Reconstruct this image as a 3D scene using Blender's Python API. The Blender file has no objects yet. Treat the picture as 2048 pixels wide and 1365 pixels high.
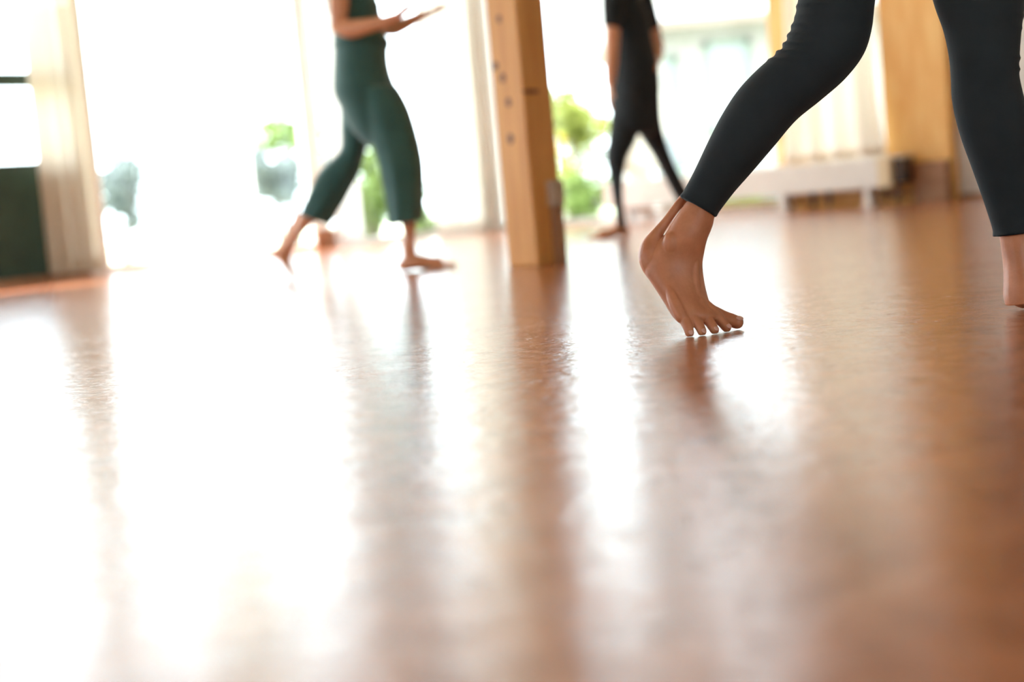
import bpy, bmesh, math, random
import numpy as np
from mathutils import Vector, Matrix, noise

scene = bpy.context.scene
COL = scene.collection
random.seed(7)
RNG = np.random.default_rng(11)

# ------------------------------------------------------------------ camera, sky, sun, exposure
FPX = 50 / 36 * 2048
CAM_H = 0.28
PITCH, ROLL = math.radians(5.68), math.radians(-5.1)
ROT = (Matrix.Rotation(math.pi / 2 - PITCH, 3, 'X') @ Matrix.Rotation(ROLL, 3, 'Z'))
cam_data = bpy.data.cameras.new('camera')
cam = bpy.data.objects.new('camera', cam_data)
COL.objects.link(cam)
cam.matrix_world = Matrix.Translation((0, 0, CAM_H)) @ ROT.to_4x4()
cam_data.lens, cam_data.sensor_width = 50, 36
cam_data.clip_start, cam_data.clip_end = 0.05, 300
cam_data.dof.use_dof = True
cam_data.dof.focus_distance = 2.62
cam_data.dof.aperture_fstop = 1.7
scene.camera = cam

SKY = 9.5
world = bpy.data.worlds.new('sky')
scene.world = world
world.use_nodes = True
bg = world.node_tree.nodes['Background']
bg.inputs['Color'].default_value = (0.80, 0.93, 1.0, 1)
bg.inputs['Strength'].default_value = SKY

sun_data = bpy.data.lights.new('sun', 'SUN')
sun_data.energy = 22.0
sun_data.angle = math.radians(2.0)
sun_data.color = (1.0, 0.93, 0.84)
sun = bpy.data.objects.new('sun', sun_data)
COL.objects.link(sun)
sun.rotation_euler = Vector((0.40, -0.26, -0.88)).to_track_quat('-Z', 'Y').to_euler()

scene.view_settings.view_transform = 'Standard'
scene.view_settings.look = 'None'
scene.view_settings.gamma = 1
scene.view_settings.use_curve_mapping = False
scene.view_settings.exposure = 0.12

# ------------------------------------------------------------------ helpers
def P(px, py, Y):
    """the point at distance Y ahead that the 2048x1365 frame shows at (px, py)"""
    d = ROT @ Vector(((px - 1024) / FPX, (682.5 - py) / FPX, -1))
    return d * (Y / d.y) + Vector((0, 0, CAM_H))

def PZ(px, Y, z):
    py = 400.0
    for _ in range(6):
        a, b = P(px, py, Y).z, P(px, py + 1, Y).z
        py += (z - a) / (b - a)
    return P(px, py, Y)

CORNER = Vector((-0.1, 13.5, 0))
UU = Vector((1, 1, 0)).normalized()
VV = Vector((1, -1, 0)).normalized()
def LW(a, o, z): return CORNER - UU * a + VV * o + Vector((0, 0, z))     # along the left window wall, o into the room
def RW(a, o, z): return CORNER + VV * a - UU * o + Vector((0, 0, z))     # along the right wall, o into the room
def XYZ(a, o, z): return Vector((a, o, z))

def mat(name, color, rough=0.6, spec=0.5, **kw):
    m = bpy.data.materials.new(name)
    m.use_nodes = True
    b = m.node_tree.nodes['Principled BSDF']
    b.inputs['Base Color'].default_value = (*color, 1)
    b.inputs['Roughness'].default_value = rough
    b.inputs['Specular IOR Level'].default_value = spec
    for k, v in kw.items():
        b.inputs[k.replace('_', ' ')].default_value = v
    return m

def nodes(m): return m.node_tree.nodes, m.node_tree.links, m.node_tree.nodes['Principled BSDF']

def vary(m, c1, c2, scale=6, stretch=(1, 1, 1), detail=4, bump=0.0, bump_scale=None, lo=0.35, hi=0.65, dist=0.01):
    n, l, b = nodes(m)
    tc = n.new('ShaderNodeTexCoord'); mp = n.new('ShaderNodeMapping'); mp.inputs['Scale'].default_value = stretch
    l.new(tc.outputs['Object'], mp.inputs['Vector'])
    t = n.new('ShaderNodeTexNoise'); t.inputs['Scale'].default_value = scale; t.inputs['Detail'].default_value = detail
    l.new(mp.outputs['Vector'], t.inputs['Vector'])
    r = n.new('ShaderNodeValToRGB')
    r.color_ramp.elements[0].position, r.color_ramp.elements[1].position = lo, hi
    r.color_ramp.elements[0].color, r.color_ramp.elements[1].color = (*c1, 1), (*c2, 1)
    l.new(t.outputs['Fac'], r.inputs['Fac']); l.new(r.outputs['Color'], b.inputs['Base Color'])
    if bump:
        t2 = n.new('ShaderNodeTexNoise'); t2.inputs['Scale'].default_value = bump_scale or scale * 3; t2.inputs['Detail'].default_value = 4
        l.new(mp.outputs['Vector'], t2.inputs['Vector'])
        bp = n.new('ShaderNodeBump'); bp.inputs['Strength'].default_value = bump; bp.inputs['Distance'].default_value = dist
        l.new(t2.outputs['Fac'], bp.inputs['Height']); l.new(bp.outputs['Normal'], b.inputs['Normal'])
    return m

def curtain_mat(name, diff, trans, amount):
    m = bpy.data.materials.new(name); m.use_nodes = True
    n, l = m.node_tree.nodes, m.node_tree.links
    n.remove(n['Principled BSDF'])
    d = n.new('ShaderNodeBsdfDiffuse'); d.inputs['Color'].default_value = (*diff, 1)
    t = n.new('ShaderNodeBsdfTranslucent'); t.inputs['Color'].default_value = (*trans, 1)
    x = n.new('ShaderNodeMixShader'); x.inputs[0].default_value = amount
    tc = n.new('ShaderNodeTexCoord')
    w = n.new('ShaderNodeTexNoise'); w.inputs['Scale'].default_value = 160; l.new(tc.outputs['Object'], w.inputs['Vector'])
    bp = n.new('ShaderNodeBump'); bp.inputs['Strength'].default_value = 0.15; bp.inputs['Distance'].default_value = 0.002
    l.new(w.outputs['Fac'], bp.inputs['Height']); l.new(bp.outputs['Normal'], d.inputs['Normal'])
    l.new(d.outputs[0], x.inputs[1]); l.new(t.outputs[0], x.inputs[2]); l.new(x.outputs[0], n['Material Output'].inputs[0])
    return m

def leaf_mat(name, c1, c2):
    m = bpy.data.materials.new(name); m.use_nodes = True
    n, l = m.node_tree.nodes, m.node_tree.links
    n.remove(n['Principled BSDF'])
    d = n.new('ShaderNodeBsdfDiffuse'); t = n.new('ShaderNodeBsdfTranslucent')
    x = n.new('ShaderNodeMixShader'); x.inputs[0].default_value = 0.4
    g = n.new('ShaderNodeNewGeometry'); r = n.new('ShaderNodeValToRGB')
    r.color_ramp.elements[0].color, r.color_ramp.elements[1].color = (*c1, 1), (*c2, 1)
    l.new(g.outputs['Random Per Island'], r.inputs['Fac'])
    l.new(r.outputs['Color'], d.inputs['Color']); l.new(r.outputs['Color'], t.inputs['Color'])
    l.new(d.outputs[0], x.inputs[1]); l.new(t.outputs[0], x.inputs[2]); l.new(x.outputs[0], n['Material Output'].inputs[0])
    return m

def glass_mat():
    m = bpy.data.materials.new('window_glass'); m.use_nodes = True
    n, l = m.node_tree.nodes, m.node_tree.links
    n.remove(n['Principled BSDF'])
    t = n.new('ShaderNodeBsdfTransparent'); t.inputs['Color'].default_value = (0.95, 0.97, 0.96, 1)
    g = n.new('ShaderNodeBsdfGlossy'); g.inputs['Roughness'].default_value = 0.01
    f = n.new('ShaderNodeFresnel'); f.inputs['IOR'].default_value = 1.35
    x = n.new('ShaderNodeMixShader')
    l.new(f.outputs[0], x.inputs[0]); l.new(t.outputs[0], x.inputs[1]); l.new(g.outputs[0], x.inputs[2])
    l.new(x.outputs[0], n['Material Output'].inputs[0])
    return m

def link(name, mesh, m, parent=None, origin=None, smooth=False):
    if m is not None and len(mesh.materials) == 0:
        mesh.materials.append(m)
    o = bpy.data.objects.new(name, mesh)
    COL.objects.link(o)
    if smooth:
        mesh.polygons.foreach_set('use_smooth', [True] * len(mesh.polygons))
    base = Vector(origin) if origin is not None else (parent_world(parent) if parent else Vector((0, 0, 0)))
    if base.length > 0:
        mesh.transform(Matrix.Translation(-base))
    if parent is not None:
        o.parent = parent
        o.location = base - parent_world(parent)
    else:
        o.location = base
    return o

def parent_world(p):
    w = Vector((0, 0, 0))
    while p is not None:
        w += p.location
        p = p.parent
    return w

def obj(name, bm, m, parent=None, origin=None, smooth=False):
    bmesh.ops.recalc_face_normals(bm, faces=bm.faces)
    me = bpy.data.meshes.new(name)
    bm.to_mesh(me); bm.free()
    return link(name, me, m, parent, origin, smooth)

def thing(name, label, cat, loc, group=None):
    o = bpy.data.objects.new(name, None); COL.objects.link(o)
    o.location = loc; o.empty_display_size = 0.1
    o['label'] = label; o['category'] = cat
    if group: o['group'] = group
    return o

def tag(o, label, cat, group=None):
    o['label'] = label; o['category'] = cat
    if group: o['group'] = group
    return o

def struct(name, bm, m, parent=None, smooth=False):
    o = obj(name, bm, m, parent, None, smooth)
    if parent is None: o['kind'] = 'structure'
    return o

def box(bm, fr, a0, a1, o0, o1, z0, z1, bevel=0.0):
    vs = [bm.verts.new(fr(a, o, z)) for z in (z0, z1) for a, o in ((a0, o0), (a1, o0), (a1, o1), (a0, o1))]
    fs = [bm.faces.new([vs[i] for i in q]) for q in ((3, 2, 1, 0), (4, 5, 6, 7), (0, 1, 5, 4), (1, 2, 6, 5), (2, 3, 7, 6), (3, 0, 4, 7))]
    if bevel:
        es = {e for f in fs for e in f.edges}
        bmesh.ops.bevel(bm, geom=list(es), offset=bevel, segments=2, affect='EDGES', profile=0.5)
    return fs

def BM(): return bmesh.new()

def cat_rom(rows, sub=4):
    rows = [np.array(r, float) for r in rows]
    out = []
    for i in range(len(rows) - 1):
        p0, p1, p2, p3 = rows[max(i - 1, 0)], rows[i], rows[i + 1], rows[min(i + 2, len(rows) - 1)]
        for k in range(sub):
            t = k / sub
            out.append(0.5 * ((2 * p1) + (-p0 + p2) * t + (2 * p0 - 5 * p1 + 4 * p2 - p3) * t * t + (-p0 + 3 * p1 - 3 * p2 + p3) * t ** 3))
    out.append(rows[-1])
    return out

def rings(bm, rs, cap=True):
    """loft closed rings (lists of Vectors of equal length)"""
    vr = [[bm.verts.new(p) for p in r] for r in rs]
    n = len(vr[0])
    for a, b in zip(vr, vr[1:]):
        for i in range(n):
            bm.faces.new((a[i], a[(i + 1) % n], b[(i + 1) % n], b[i]))
    if cap:
        for r, rr in ((vr[0], rs[0]), (vr[-1], rs[-1])):
            c = bm.verts.new(sum(rr, Vector()) / n)
            for i in range(n):
                bm.faces.new((r[i], r[(i + 1) % n], c))

def limb(bm, rows, n=28, sub=4, fold=None):
    """rows of (left px, left py, right px, right py, distance, half depth in metres): an elliptical cross-section at each"""
    rs = []
    pts = cat_rom(rows, sub)
    for k, (xl, yl, xr, yr, Y, rb) in enumerate(pts):
        L, R = P(xl, yl, Y), P(xr, yr, Y)
        c, s = (L + R) / 2, (R - L) / 2
        ring = []
        for i in range(n):
            a = 2 * math.pi * i / n
            f = fold(a, k / (len(pts) - 1)) if fold else 1.0
            ring.append(c + s * (math.cos(a) * f) + Vector((0, 1, 0)) * (math.sin(a) * rb * f))
        rs.append(ring)
    rings(bm, rs)

def tube(bm, pts, n=12, sub=3, cap_round=True):
    """pts of (Vector, radius[, flat])"""
    rows = cat_rom([(*p[0], p[1], p[2] if len(p) > 2 else 1.0) for p in pts], sub)
    cs = [Vector(r[:3]) for r in rows]; rad = [max(r[3], 1e-4) for r in rows]; fl = [r[4] for r in rows]
    rs = []
    prev = None
    for i, c in enumerate(cs):
        t = (cs[min(i + 1, len(cs) - 1)] - cs[max(i - 1, 0)]).normalized()
        if prev is None:
            ref = Vector((0, 1, 0)) if abs(t.y) < 0.8 else Vector((1, 0, 0))
            s = t.cross(ref).normalized()
        else:
            s = (prev - t * prev.dot(t)).normalized()
        prev = s
        d = s.cross(t)
        rs.append((c, t, s, d, rad[i], fl[i]))
    out = []
    def ring(c, s, d, r, f): return [c + s * (math.cos(2 * math.pi * k / n) * r * f) + d * (math.sin(2 * math.pi * k / n) * r) for k in range(n)]
    c, t, s, d, r, f = rs[0]
    if cap_round:
        for q in (0.92, 0.7, 0.35): out.append(ring(c - t * r * q, s, d, r * math.sqrt(1 - q * q), f))
    for c, t, s, d, r, f in rs: out.append(ring(c, s, d, r, f))
    if cap_round:
        for q in (0.35, 0.7, 0.92): out.append(ring(c + t * r * q, s, d, r * math.sqrt(1 - q * q), f))
    rings(bm, out)

def ball(bm, c, r, scale=(1, 1, 1), rot=None, sub=3):
    mt = Matrix.Translation(c) @ (rot.to_4x4() if rot else Matrix.Identity(4)) @ Matrix.Diagonal((*scale, 1))
    bmesh.ops.create_icosphere(bm, subdivisions=sub, radius=r, matrix=mt)

def fuse(name, bm, m, parent, voxel, smooth=3, factor=0.5, post=None):
    """grow all overlapping closed shapes of bm into one continuous skin"""
    bmesh.ops.recalc_face_normals(bm, faces=bm.faces)
    me = bpy.data.meshes.new('raw'); bm.to_mesh(me); bm.free()
    o = bpy.data.objects.new('raw', me); COL.objects.link(o)
    r = o.modifiers.new('r', 'REMESH'); r.mode = 'VOXEL'; r.voxel_size = voxel; r.adaptivity = 0.0
    s = o.modifiers.new('s', 'SMOOTH'); s.iterations = smooth; s.factor = factor
    dg = bpy.context.evaluated_depsgraph_get()
    new = bpy.data.meshes.new_from_object(o.evaluated_get(dg))
    bpy.data.objects.remove(o); bpy.data.meshes.remove(me)
    new.name = name
    if post: post(new)
    new.materials.clear()
    return link(name, new, m, parent, None, True)

def cut_below(mesh, z):
    co = np.empty(len(mesh.vertices) * 3); mesh.vertices.foreach_get('co', co)
    c = co.reshape(-1, 3); c[:, 2] = np.maximum(c[:, 2], z)
    mesh.vertices.foreach_set('co', c.ravel())

# ------------------------------------------------------------------ materials
WHITE_WALL = vary(mat('wall_plaster', (0.75, 0.72, 0.68), 0.9), (0.72, 0.69, 0.65), (0.80, 0.77, 0.73), 3)
WHITE_PAINT = mat('white_paint', (0.80, 0.79, 0.76), 0.35)
GREEN_PAINT = vary(mat('green_paint', (0.03, 0.07, 0.05), 0.4), (0.028, 0.062, 0.046), (0.036, 0.078, 0.056), 8)
CEIL = vary(mat('ceiling_wood', (0.6, 0.42, 0.25), 0.7), (0.58, 0.42, 0.26), (0.66, 0.50, 0.33), 4, (1, 12, 1))
PINE = vary(mat('pine_wood', (0.72, 0.38, 0.12), 0.5), (0.68, 0.29, 0.065), (0.82, 0.40, 0.11), 3.0, (6, 6, 0.5), 5, 0.15, 30)
PANEL_WOOD = vary(mat('panel_wood', (0.8, 0.5, 0.2), 0.55), (0.84, 0.44, 0.12), (0.93, 0.57, 0.20), 3.5, (4, 4, 0.8), 5, 0.1, 20)
DARK_WOOD = vary(mat('dark_wood', (0.3, 0.14, 0.06), 0.5), (0.26, 0.11, 0.04), (0.36, 0.17, 0.075), 4, (2, 2, 8))
KNOT = vary(mat('knot_wood', (0.2, 0.07, 0.02), 0.5), (0.12, 0.04, 0.015), (0.30, 0.11, 0.03), 60)
BEIGE_PLASTIC = mat('beige_plastic', (0.55, 0.42, 0.30), 0.4)
CONDUIT = mat('conduit', (0.42, 0.22, 0.11), 0.4)
RADIATOR_WHITE = vary(mat('radiator_white', (0.78, 0.72, 0.66), 0.4), (0.76, 0.70, 0.64), (0.80, 0.74, 0.68), 5)
RADIATOR_CREAM = mat('radiator_cream', (0.74, 0.58, 0.36), 0.45)
METAL_DARK = mat('dark_metal', (0.08, 0.06, 0.05), 0.5)
COPPER = mat('copper_pipe', (0.5, 0.26, 0.13), 0.35, Metallic=0.7)
ORANGE_KNOB = mat('wooden_plug', (0.62, 0.36, 0.16), 0.5)
GLASS = glass_mat()
CURTAIN_BEIGE = curtain_mat('curtain_beige', (0.87, 0.79, 0.67), (0.83, 0.775, 0.67), 0.50)
CURTAIN_SHEER = curtain_mat('curtain_sheer', (0.88, 0.86, 0.83), (0.88, 0.875, 0.865), 0.62)
CURTAIN_CREAM = curtain_mat('curtain_cream', (0.86, 0.79, 0.70), (0.88, 0.85, 0.80), 0.58)
CURTAIN_WARM = curtain_mat('curtain_warm', (0.88, 0.79, 0.69), (0.85, 0.76, 0.66), 0.30)

def skin_mat(name, c1, c2):
    m = vary(mat(name, c1, 0.45, 0.4), c1, c2, 35, detail=5, bump=0.12, bump_scale=220, dist=0.002)
    b = m.node_tree.nodes['Principled BSDF']
    b.inputs['Subsurface Weight'].default_value = 0.15
    b.inputs['Subsurface Radius'].default_value = (0.012, 0.004, 0.002)
    b.inputs['Subsurface Scale'].default_value = 0.6
    return m
SKIN = skin_mat('skin_tan', (0.46, 0.168, 0.080), (0.55, 0.215, 0.108))
SKIN_WARM = skin_mat('skin_warm', (0.68, 0.31, 0.17), (0.74, 0.36, 0.20))
NAIL = mat('nail', (0.62, 0.32, 0.24), 0.3)
HAIR_BROWN = mat('hair_brown', (0.08, 0.04, 0.02), 0.5)
HAIR_DARK = mat('hair_dark', (0.03, 0.02, 0.015), 0.5)
EYE = mat('eye_white', (0.8, 0.78, 0.75), 0.2)

def cloth(name, c1, c2, sc=400, sheen=0.06):
    m = vary(mat(name, c1, 0.85, 0.25), c1, c2, 9, detail=3, bump=0.25, bump_scale=sc, dist=0.0015)
    b = m.node_tree.nodes['Principled BSDF']
    b.inputs['Sheen Weight'].default_value = sheen
    b.inputs['Sheen Roughness'].default_value = 0.5
    return m
LEGGING = cloth('black_knit', (0.013, 0.017, 0.020), (0.019, 0.024, 0.027), 500)
TEAL = cloth('dark_green_cloth', (0.036, 0.100, 0.094), (0.046, 0.122, 0.114), 150, 0.30)
BLACK = cloth('black_cloth', (0.014, 0.018, 0.021), (0.020, 0.025, 0.028), 150)
GREY_TOP = cloth('charcoal_cloth', (0.04, 0.045, 0.05), (0.055, 0.06, 0.066), 200)

# floor: worn, varnished red-brown boards of pressed wood, scratched and scuffed
FLOOR = mat('varnished_floor', (0.3, 0.12, 0.06), 0.2)
def make_floor():
    n, l, b = nodes(FLOOR)
    tc = n.new('ShaderNodeTexCoord')
    def noise_(scale, detail, rough=0.55, stretch=(1, 1, 1), rotz=0.0):
        mp = n.new('ShaderNodeMapping'); mp.inputs['Scale'].default_value = stretch; mp.inputs['Rotation'].default_value = (0, 0, rotz)
        l.new(tc.outputs['Object'], mp.inputs['Vector'])
        t = n.new('ShaderNodeTexNoise'); t.inputs['Scale'].default_value = scale; t.inputs['Detail'].default_value = detail
        t.inputs['Roughness'].default_value = rough
        l.new(mp.outputs['Vector'], t.inputs['Vector']); return t.outputs['Fac']
    def ramp(fac, stops):
        r = n.new('ShaderNodeValToRGB'); e = r.color_ramp.elements
        e[0].position, e[0].color = stops[0][0], (*stops[0][1], 1)
        e[1].position, e[1].color = stops[-1][0], (*stops[-1][1], 1)
        for p_, c_ in stops[1:-1]:
            q = e.new(p_); q.color = (*c_, 1)
        l.new(fac, r.inputs['Fac']); return r.outputs['Color']
    def math_(op, a, b_):
        q = n.new('ShaderNodeMath'); q.operation = op
        for i, x in enumerate((a, b_)):
            if isinstance(x, (int, float)): q.inputs[i].default_value = x
            else: l.new(x, q.inputs[i])
        return q.outputs[0]
    base = ramp(noise_(14, 6, 0.65), [(0.3, (0.26, 0.080, 0.036)), (0.5, (0.40, 0.140, 0.064)), (0.72, (0.52, 0.200, 0.098))])
    # scuffs: thin pale scratches in two directions
    s1 = noise_(9, 5, 0.7, (1, 9, 1), 0.5); s2 = noise_(7, 5, 0.7, (1, 11, 1), -0.35)
    scr = math_('MAXIMUM', s1, s2)
    sm = ramp(scr, [(0.66, (0, 0, 0)), (0.74, (1, 1, 1))])
    mx = n.new('ShaderNodeMix'); mx.data_type = 'RGBA'
    fleck = ramp(noise_(48, 4, 0.6, (1, 1.3, 1), 0.3), [(0.60, (0, 0, 0)), (0.67, (1, 1, 1))])
    dk = n.new('ShaderNodeMix'); dk.data_type = 'RGBA'
    l.new(math_('MULTIPLY', fleck, 0.55), dk.inputs[0]); l.new(base, dk.inputs[6]); dk.inputs[7].default_value = (0.10, 0.03, 0.015, 1)
    base = dk.outputs[2]
    sf = math_('MULTIPLY', sm, 0.6)
    l.new(sf, mx.inputs[0]); l.new(base, mx.inputs[6]); mx.inputs[7].default_value = (0.55, 0.42, 0.34, 1)
    l.new(mx.outputs[2], b.inputs['Base Color'])
    rr = math_('ADD', math_('MULTIPLY', noise_(5, 5), 0.15), 0.075)
    rr = math_('ADD', rr, math_('MULTIPLY', sm, 0.15))
    rr = math_('ADD', rr, math_('MULTIPLY', fleck, 0.12))
    l.new(rr, b.inputs['Roughness'])
    b.inputs['Specular IOR Level'].default_value = 0.5
    h = math_('ADD', math_('MULTIPLY', noise_(20, 3, 0.5), 1.0), math_('MULTIPLY', noise_(80, 5, 0.65, (1, 1.6, 1), 0.4), 0.42))
    h = math_('ADD', h, math_('MULTIPLY', noise_(330, 3, 0.6), 0.07))
    h = math_('ADD', h, math_('MULTIPLY', sm, -0.3))
    h = math_('ADD', h, math_('MULTIPLY', fleck, -0.6))
    bp = n.new('ShaderNodeBump'); bp.inputs['Strength'].default_value = 0.24; bp.inputs['Distance'].default_value = 0.006
    l.new(h, bp.inputs['Height']); l.new(bp.outputs['Normal'], b.inputs['Normal'])
make_floor()

# ------------------------------------------------------------------ room shell
S_MAX, T_MAX, CEIL_Z = 15.0, 13.0, 4.3
def ROOM(a, o, z): return CORNER - UU * a + VV * o + Vector((0, 0, z))     # a along the left wall, o along the right wall
bm = BM(); box(bm, ROOM, -0.12, S_MAX + 0.12, -0.12, T_MAX + 0.12, -0.08, 0.0); struct('floor', bm, FLOOR)
bm = BM(); box(bm, ROOM, -0.3, S_MAX + 0.3, -0.3, T_MAX + 0.3, CEIL_Z, CEIL_Z + 0.2); struct('ceiling', bm, CEIL)

def wall_with_openings(name, fr, length, holes, m, top=CEIL_Z):
    """holes: (a0, a1, z0, z1)"""
    bm = BM(); x = 0.0
    for a0, a1, z0, z1 in sorted(holes):
        if a0 > x + 1e-4: box(bm, fr, x, a0, -0.2, 0, 0, top)
        if z0 > 0.001: box(bm, fr, a0, a1, -0.2, 0, 0, z0)
        if z1 < top: box(bm, fr, a0, a1, -0.2, 0, z1, top)
        x = a1
    if x < length: box(bm, fr, x, length, -0.2, 0, 0, top)
    return struct(name, bm, m)

wall_with_openings('wall_left', LW, S_MAX, [(0.05, 1.93, 0, 3.95), (2.0, 4.04, 0, 3.95), (4.17, 5.12, 0, 3.95), (5.25, 7.6, 0, 3.95), (7.75, 10.0, 0, 3.95)], WHITE_WALL)
wall_with_openings('wall_right', RW, T_MAX, [(0.05, 1.72, 0, 3.4), (1.88, 3.27, 0, 3.4), (3.55, 4.22, 0.3, 3.4)], WHITE_WALL)
def BK(a, o, z): return CORNER - UU * S_MAX + VV * a + UU * o + Vector((0, 0, z))
def SD(a, o, z): return CORNER + VV * T_MAX - UU * a - VV * o + Vector((0, 0, z))
wall_with_openings('wall_rear', BK, T_MAX, [(2.0, 4.0, 0.9, 3.0), (5.0, 7.0, 0.9, 3.0)], WHITE_WALL)  # openings are unseen, added behind the camera to let in fill light
wall_with_openings('wall_side', SD, S_MAX, [(9.0, 11.0, 0.9, 3.2)], WHITE_WALL)  # unseen opening, added so sky light fills the camera side

def glazed(name, fr, a0, a1, z0, z1, mframe, bars_z=(), bars_a=(), w=0.055, o0=-0.13, o1=-0.05, bar_h=None):
    """a window or glazed door: frame mesh with one child pane per field"""
    bm = BM()
    box(bm, fr, a0, a0 + w, o0, o1, z0, z1); box(bm, fr, a1 - w, a1, o0, o1, z0, z1)
    box(bm, fr, a0 + w, a1 - w, o0, o1, z0, z0 + w); box(bm, fr, a0 + w, a1 - w, o0, o1, z1 - w, z1)
    for k_, z in enumerate(bars_z):
        hz = bar_h[k_] if bar_h else 0.025
        box(bm, fr, a0 + w, a1 - w, o0 + 0.015, o1 - 0.015, z - hz, z + hz)
    for a in bars_a: box(bm, fr, a - 0.025, a + 0.025, o0 + 0.01, o1 - 0.01, z0 + w, z1 - w)
    f = struct(name, bm, mframe)
    zs = [z0 + w] + list(bars_z) + [z1 - w]; as_ = [a0 + w] + list(bars_a) + [a1 - w]
    om = (o0 + o1) / 2
    for p0, p1 in zip(zs, zs[1:]):
        for q0, q1 in zip(as_, as_[1:]):
            bm = BM()
            vs = [bm.verts.new(fr(a, om, z)) for a, z in ((q0, p0), (q1, p0), (q1, p1), (q0, p1))]
            bm.faces.new(vs)
            obj('pane', bm, GLASS, f)
    return f

glazed('window_1', LW, 0.05, 1.93, 0.0, 3.95, WHITE_PAINT, (2.7,))
glazed('window_2', LW, 2.0, 4.04, 0.0, 3.95, WHITE_PAINT, (2.7,))
glazed('window_3', LW, 5.25, 7.6, 0.0, 3.95, WHITE_PAINT, (2.7,))
glazed('window_4', LW, 7.75, 10.0, 0.0, 3.95, WHITE_PAINT, (2.7,))
glazed('window_5', RW, 1.88, 3.27, 0.0, 3.4, WHITE_PAINT, (2.3,))
glazed('window_6', RW, 3.55, 4.22, 0.3, 3.4, WHITE_PAINT, (2.3,))
glazed('window_fill_7', BK, 2.0, 4.0, 0.9, 3.0, WHITE_PAINT, (), (3.0,))  # glazing of an added rear opening, there for fill light
glazed('window_fill_9', BK, 5.0, 7.0, 0.9, 3.0, WHITE_PAINT, (), (6.0,))  # second added rear opening, also for fill light
glazed('window_fill_8', SD, 9.0, 11.0, 0.9, 3.2, WHITE_PAINT, (), (10.0,))  # added opening in the unseen side wall, for fill light
glazed('door_2', RW, 0.05, 1.72, 0.0, 3.4, WHITE_PAINT, (2.3,))
# green glazed door in the left window wall: solid lower panel, bar, glass above
d1 = glazed('door_1', LW, 4.17, 5.12, 0.03, 3.95, GREEN_PAINT, (0.82, 1.44, 2.3), (), 0.08, bar_h=(0.03, 0.055, 0.03))
for ch in list(d1.children):
    pz = [v.co.z for v in ch.data.vertices]
    if max(pz) < 0.9:
        bpy.data.objects.remove(ch)
bm = BM(); box(bm, LW, 4.24, 5.05, -0.115, -0.06, 0.1, 0.80, 0.004); obj('door_panel', bm, GREEN_PAINT, d1)
bm = BM(); box(bm, LW, 4.34, 4.95, -0.06, -0.048, 0.2, 0.70, 0.004); obj('raised_field', bm, GREEN_PAINT, d1)
bm = BM(); tube(bm, [(LW(5.0, -0.02, 1.05), 0.009), (LW(4.96, -0.012, 1.05), 0.009), (LW(4.88, -0.012, 1.05), 0.009)]); obj('door_handle', bm, METAL_DARK, d1, None, True)
bm = BM(); box(bm, LW, 4.17, 5.12, -0.13, 0.0, 0.0, 0.028, 0.004); struct('trim_1', bm, DARK_WOOD)      # threshold of the green door
bm = BM(); box(bm, LW, 1.87, 2.09, 0.0, 0.03, 0.0, 0.17, 0.005); struct('trim_2', bm, DARK_WOOD)   # wooden base of the pier
bm = BM(); box(bm, RW, 3.28, 3.54, 0.0, 0.06, 0.0, CEIL_Z, 0.006); struct('trim_3', bm, PANEL_WOOD)    # wooden window jamb
bm = BM(); box(bm, RW, 4.25, 4.76, 0.0, 0.10, 0.0, CEIL_Z, 0.008); struct('trim_4', bm, PANEL_WOOD)    # broad wooden pier
bm = BM(); box(bm, RW, 4.50, 4.765, 0.10, 0.19, 0.0, 0.285, 0.008); struct('trim_5', bm, DARK_WOOD)    # plinth block
bm = BM(); box(bm, RW, 3.55, 4.24, 0.0, 0.03, 0.0, 0.30, 0.004); struct('trim_6', bm, PANEL_WOOD)      # board under window
bm = BM(); box(bm, RW, 4.77, T_MAX, 0.0, 0.015, 0.0, 0.035, 0.003); struct('baseboard_right', bm, DARK_WOOD)

# ------------------------------------------------------------------ timber post with socket
pc = (P(1017, 528, 5.94) + P(1132, 523, 5.94)) / 2
pc.z = 0; pc.y = 5.93
def PF(a, o, z): return pc + VV * a + UU * o + Vector((0, 0, z))      # a across the right-hand face's normal ...
HW = 0.0845
post = thing('timber_post', 'square pine post with dark knots standing on the floor', 'post', pc)
bm = BM(); box(bm, PF, -HW, HW, -HW, HW, 0, CEIL_Z, 0.006); obj('shaft', bm, PINE, post)
def on_left_face(px, py):   # the face toward -UU
    k = PF(0, -HW, 0); d = P(px, py, 1) - P(px, py, 0); o = Vector((0, 0, CAM_H)); t = (k - o).dot(UU) / d.dot(UU); return o + d * t
def on_right_face(px, py):  # the face toward VV
    k = PF(HW, 0, 0); d = P(px, py, 1) - P(px, py, 0); o = Vector((0, 0, CAM_H)); t = (k - o).dot(VV) / d.dot(VV); return o + d * t
for px, py, r in ((991, 132, .016), (1005, 156, .017), (1017, 205, .016), (1021, 278, .018), (998, 38, .014)):
    c = on_left_face(px, py)
    bm = BM(); ball(bm, c, r, (1, 1, 1.25), None, 2)
    for vtx in bm.verts:
        dd = (vtx.co - c).dot(UU); vtx.co -= UU * dd * 0.93
    obj('knot', bm, KNOT, post, None, True)
c = on_right_face(1062, 183)
bm = BM(); ball(bm, c, .02, (1, 1, .5), None, 2)
for vtx in bm.verts:
    dd = (vtx.co - c).dot(VV); vtx.co -= VV * dd * 0.93
    vtx.co += UU * (vtx.co - c).dot(UU) * 1.6
obj('knot', bm, KNOT, post, None, True)
a = on_right_face(1090, 362); b = on_right_face(1126, 411)
o0, o1 = (a - pc).dot(UU), (b - pc).dot(UU)
o1 = min(o1, HW - 0.006)
bm = BM(); box(bm, PF, HW, HW + 0.03, o0, o1, b.z, a.z, 0.004); sk = obj('socket_box', bm, BEIGE_PLASTIC, post)
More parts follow.
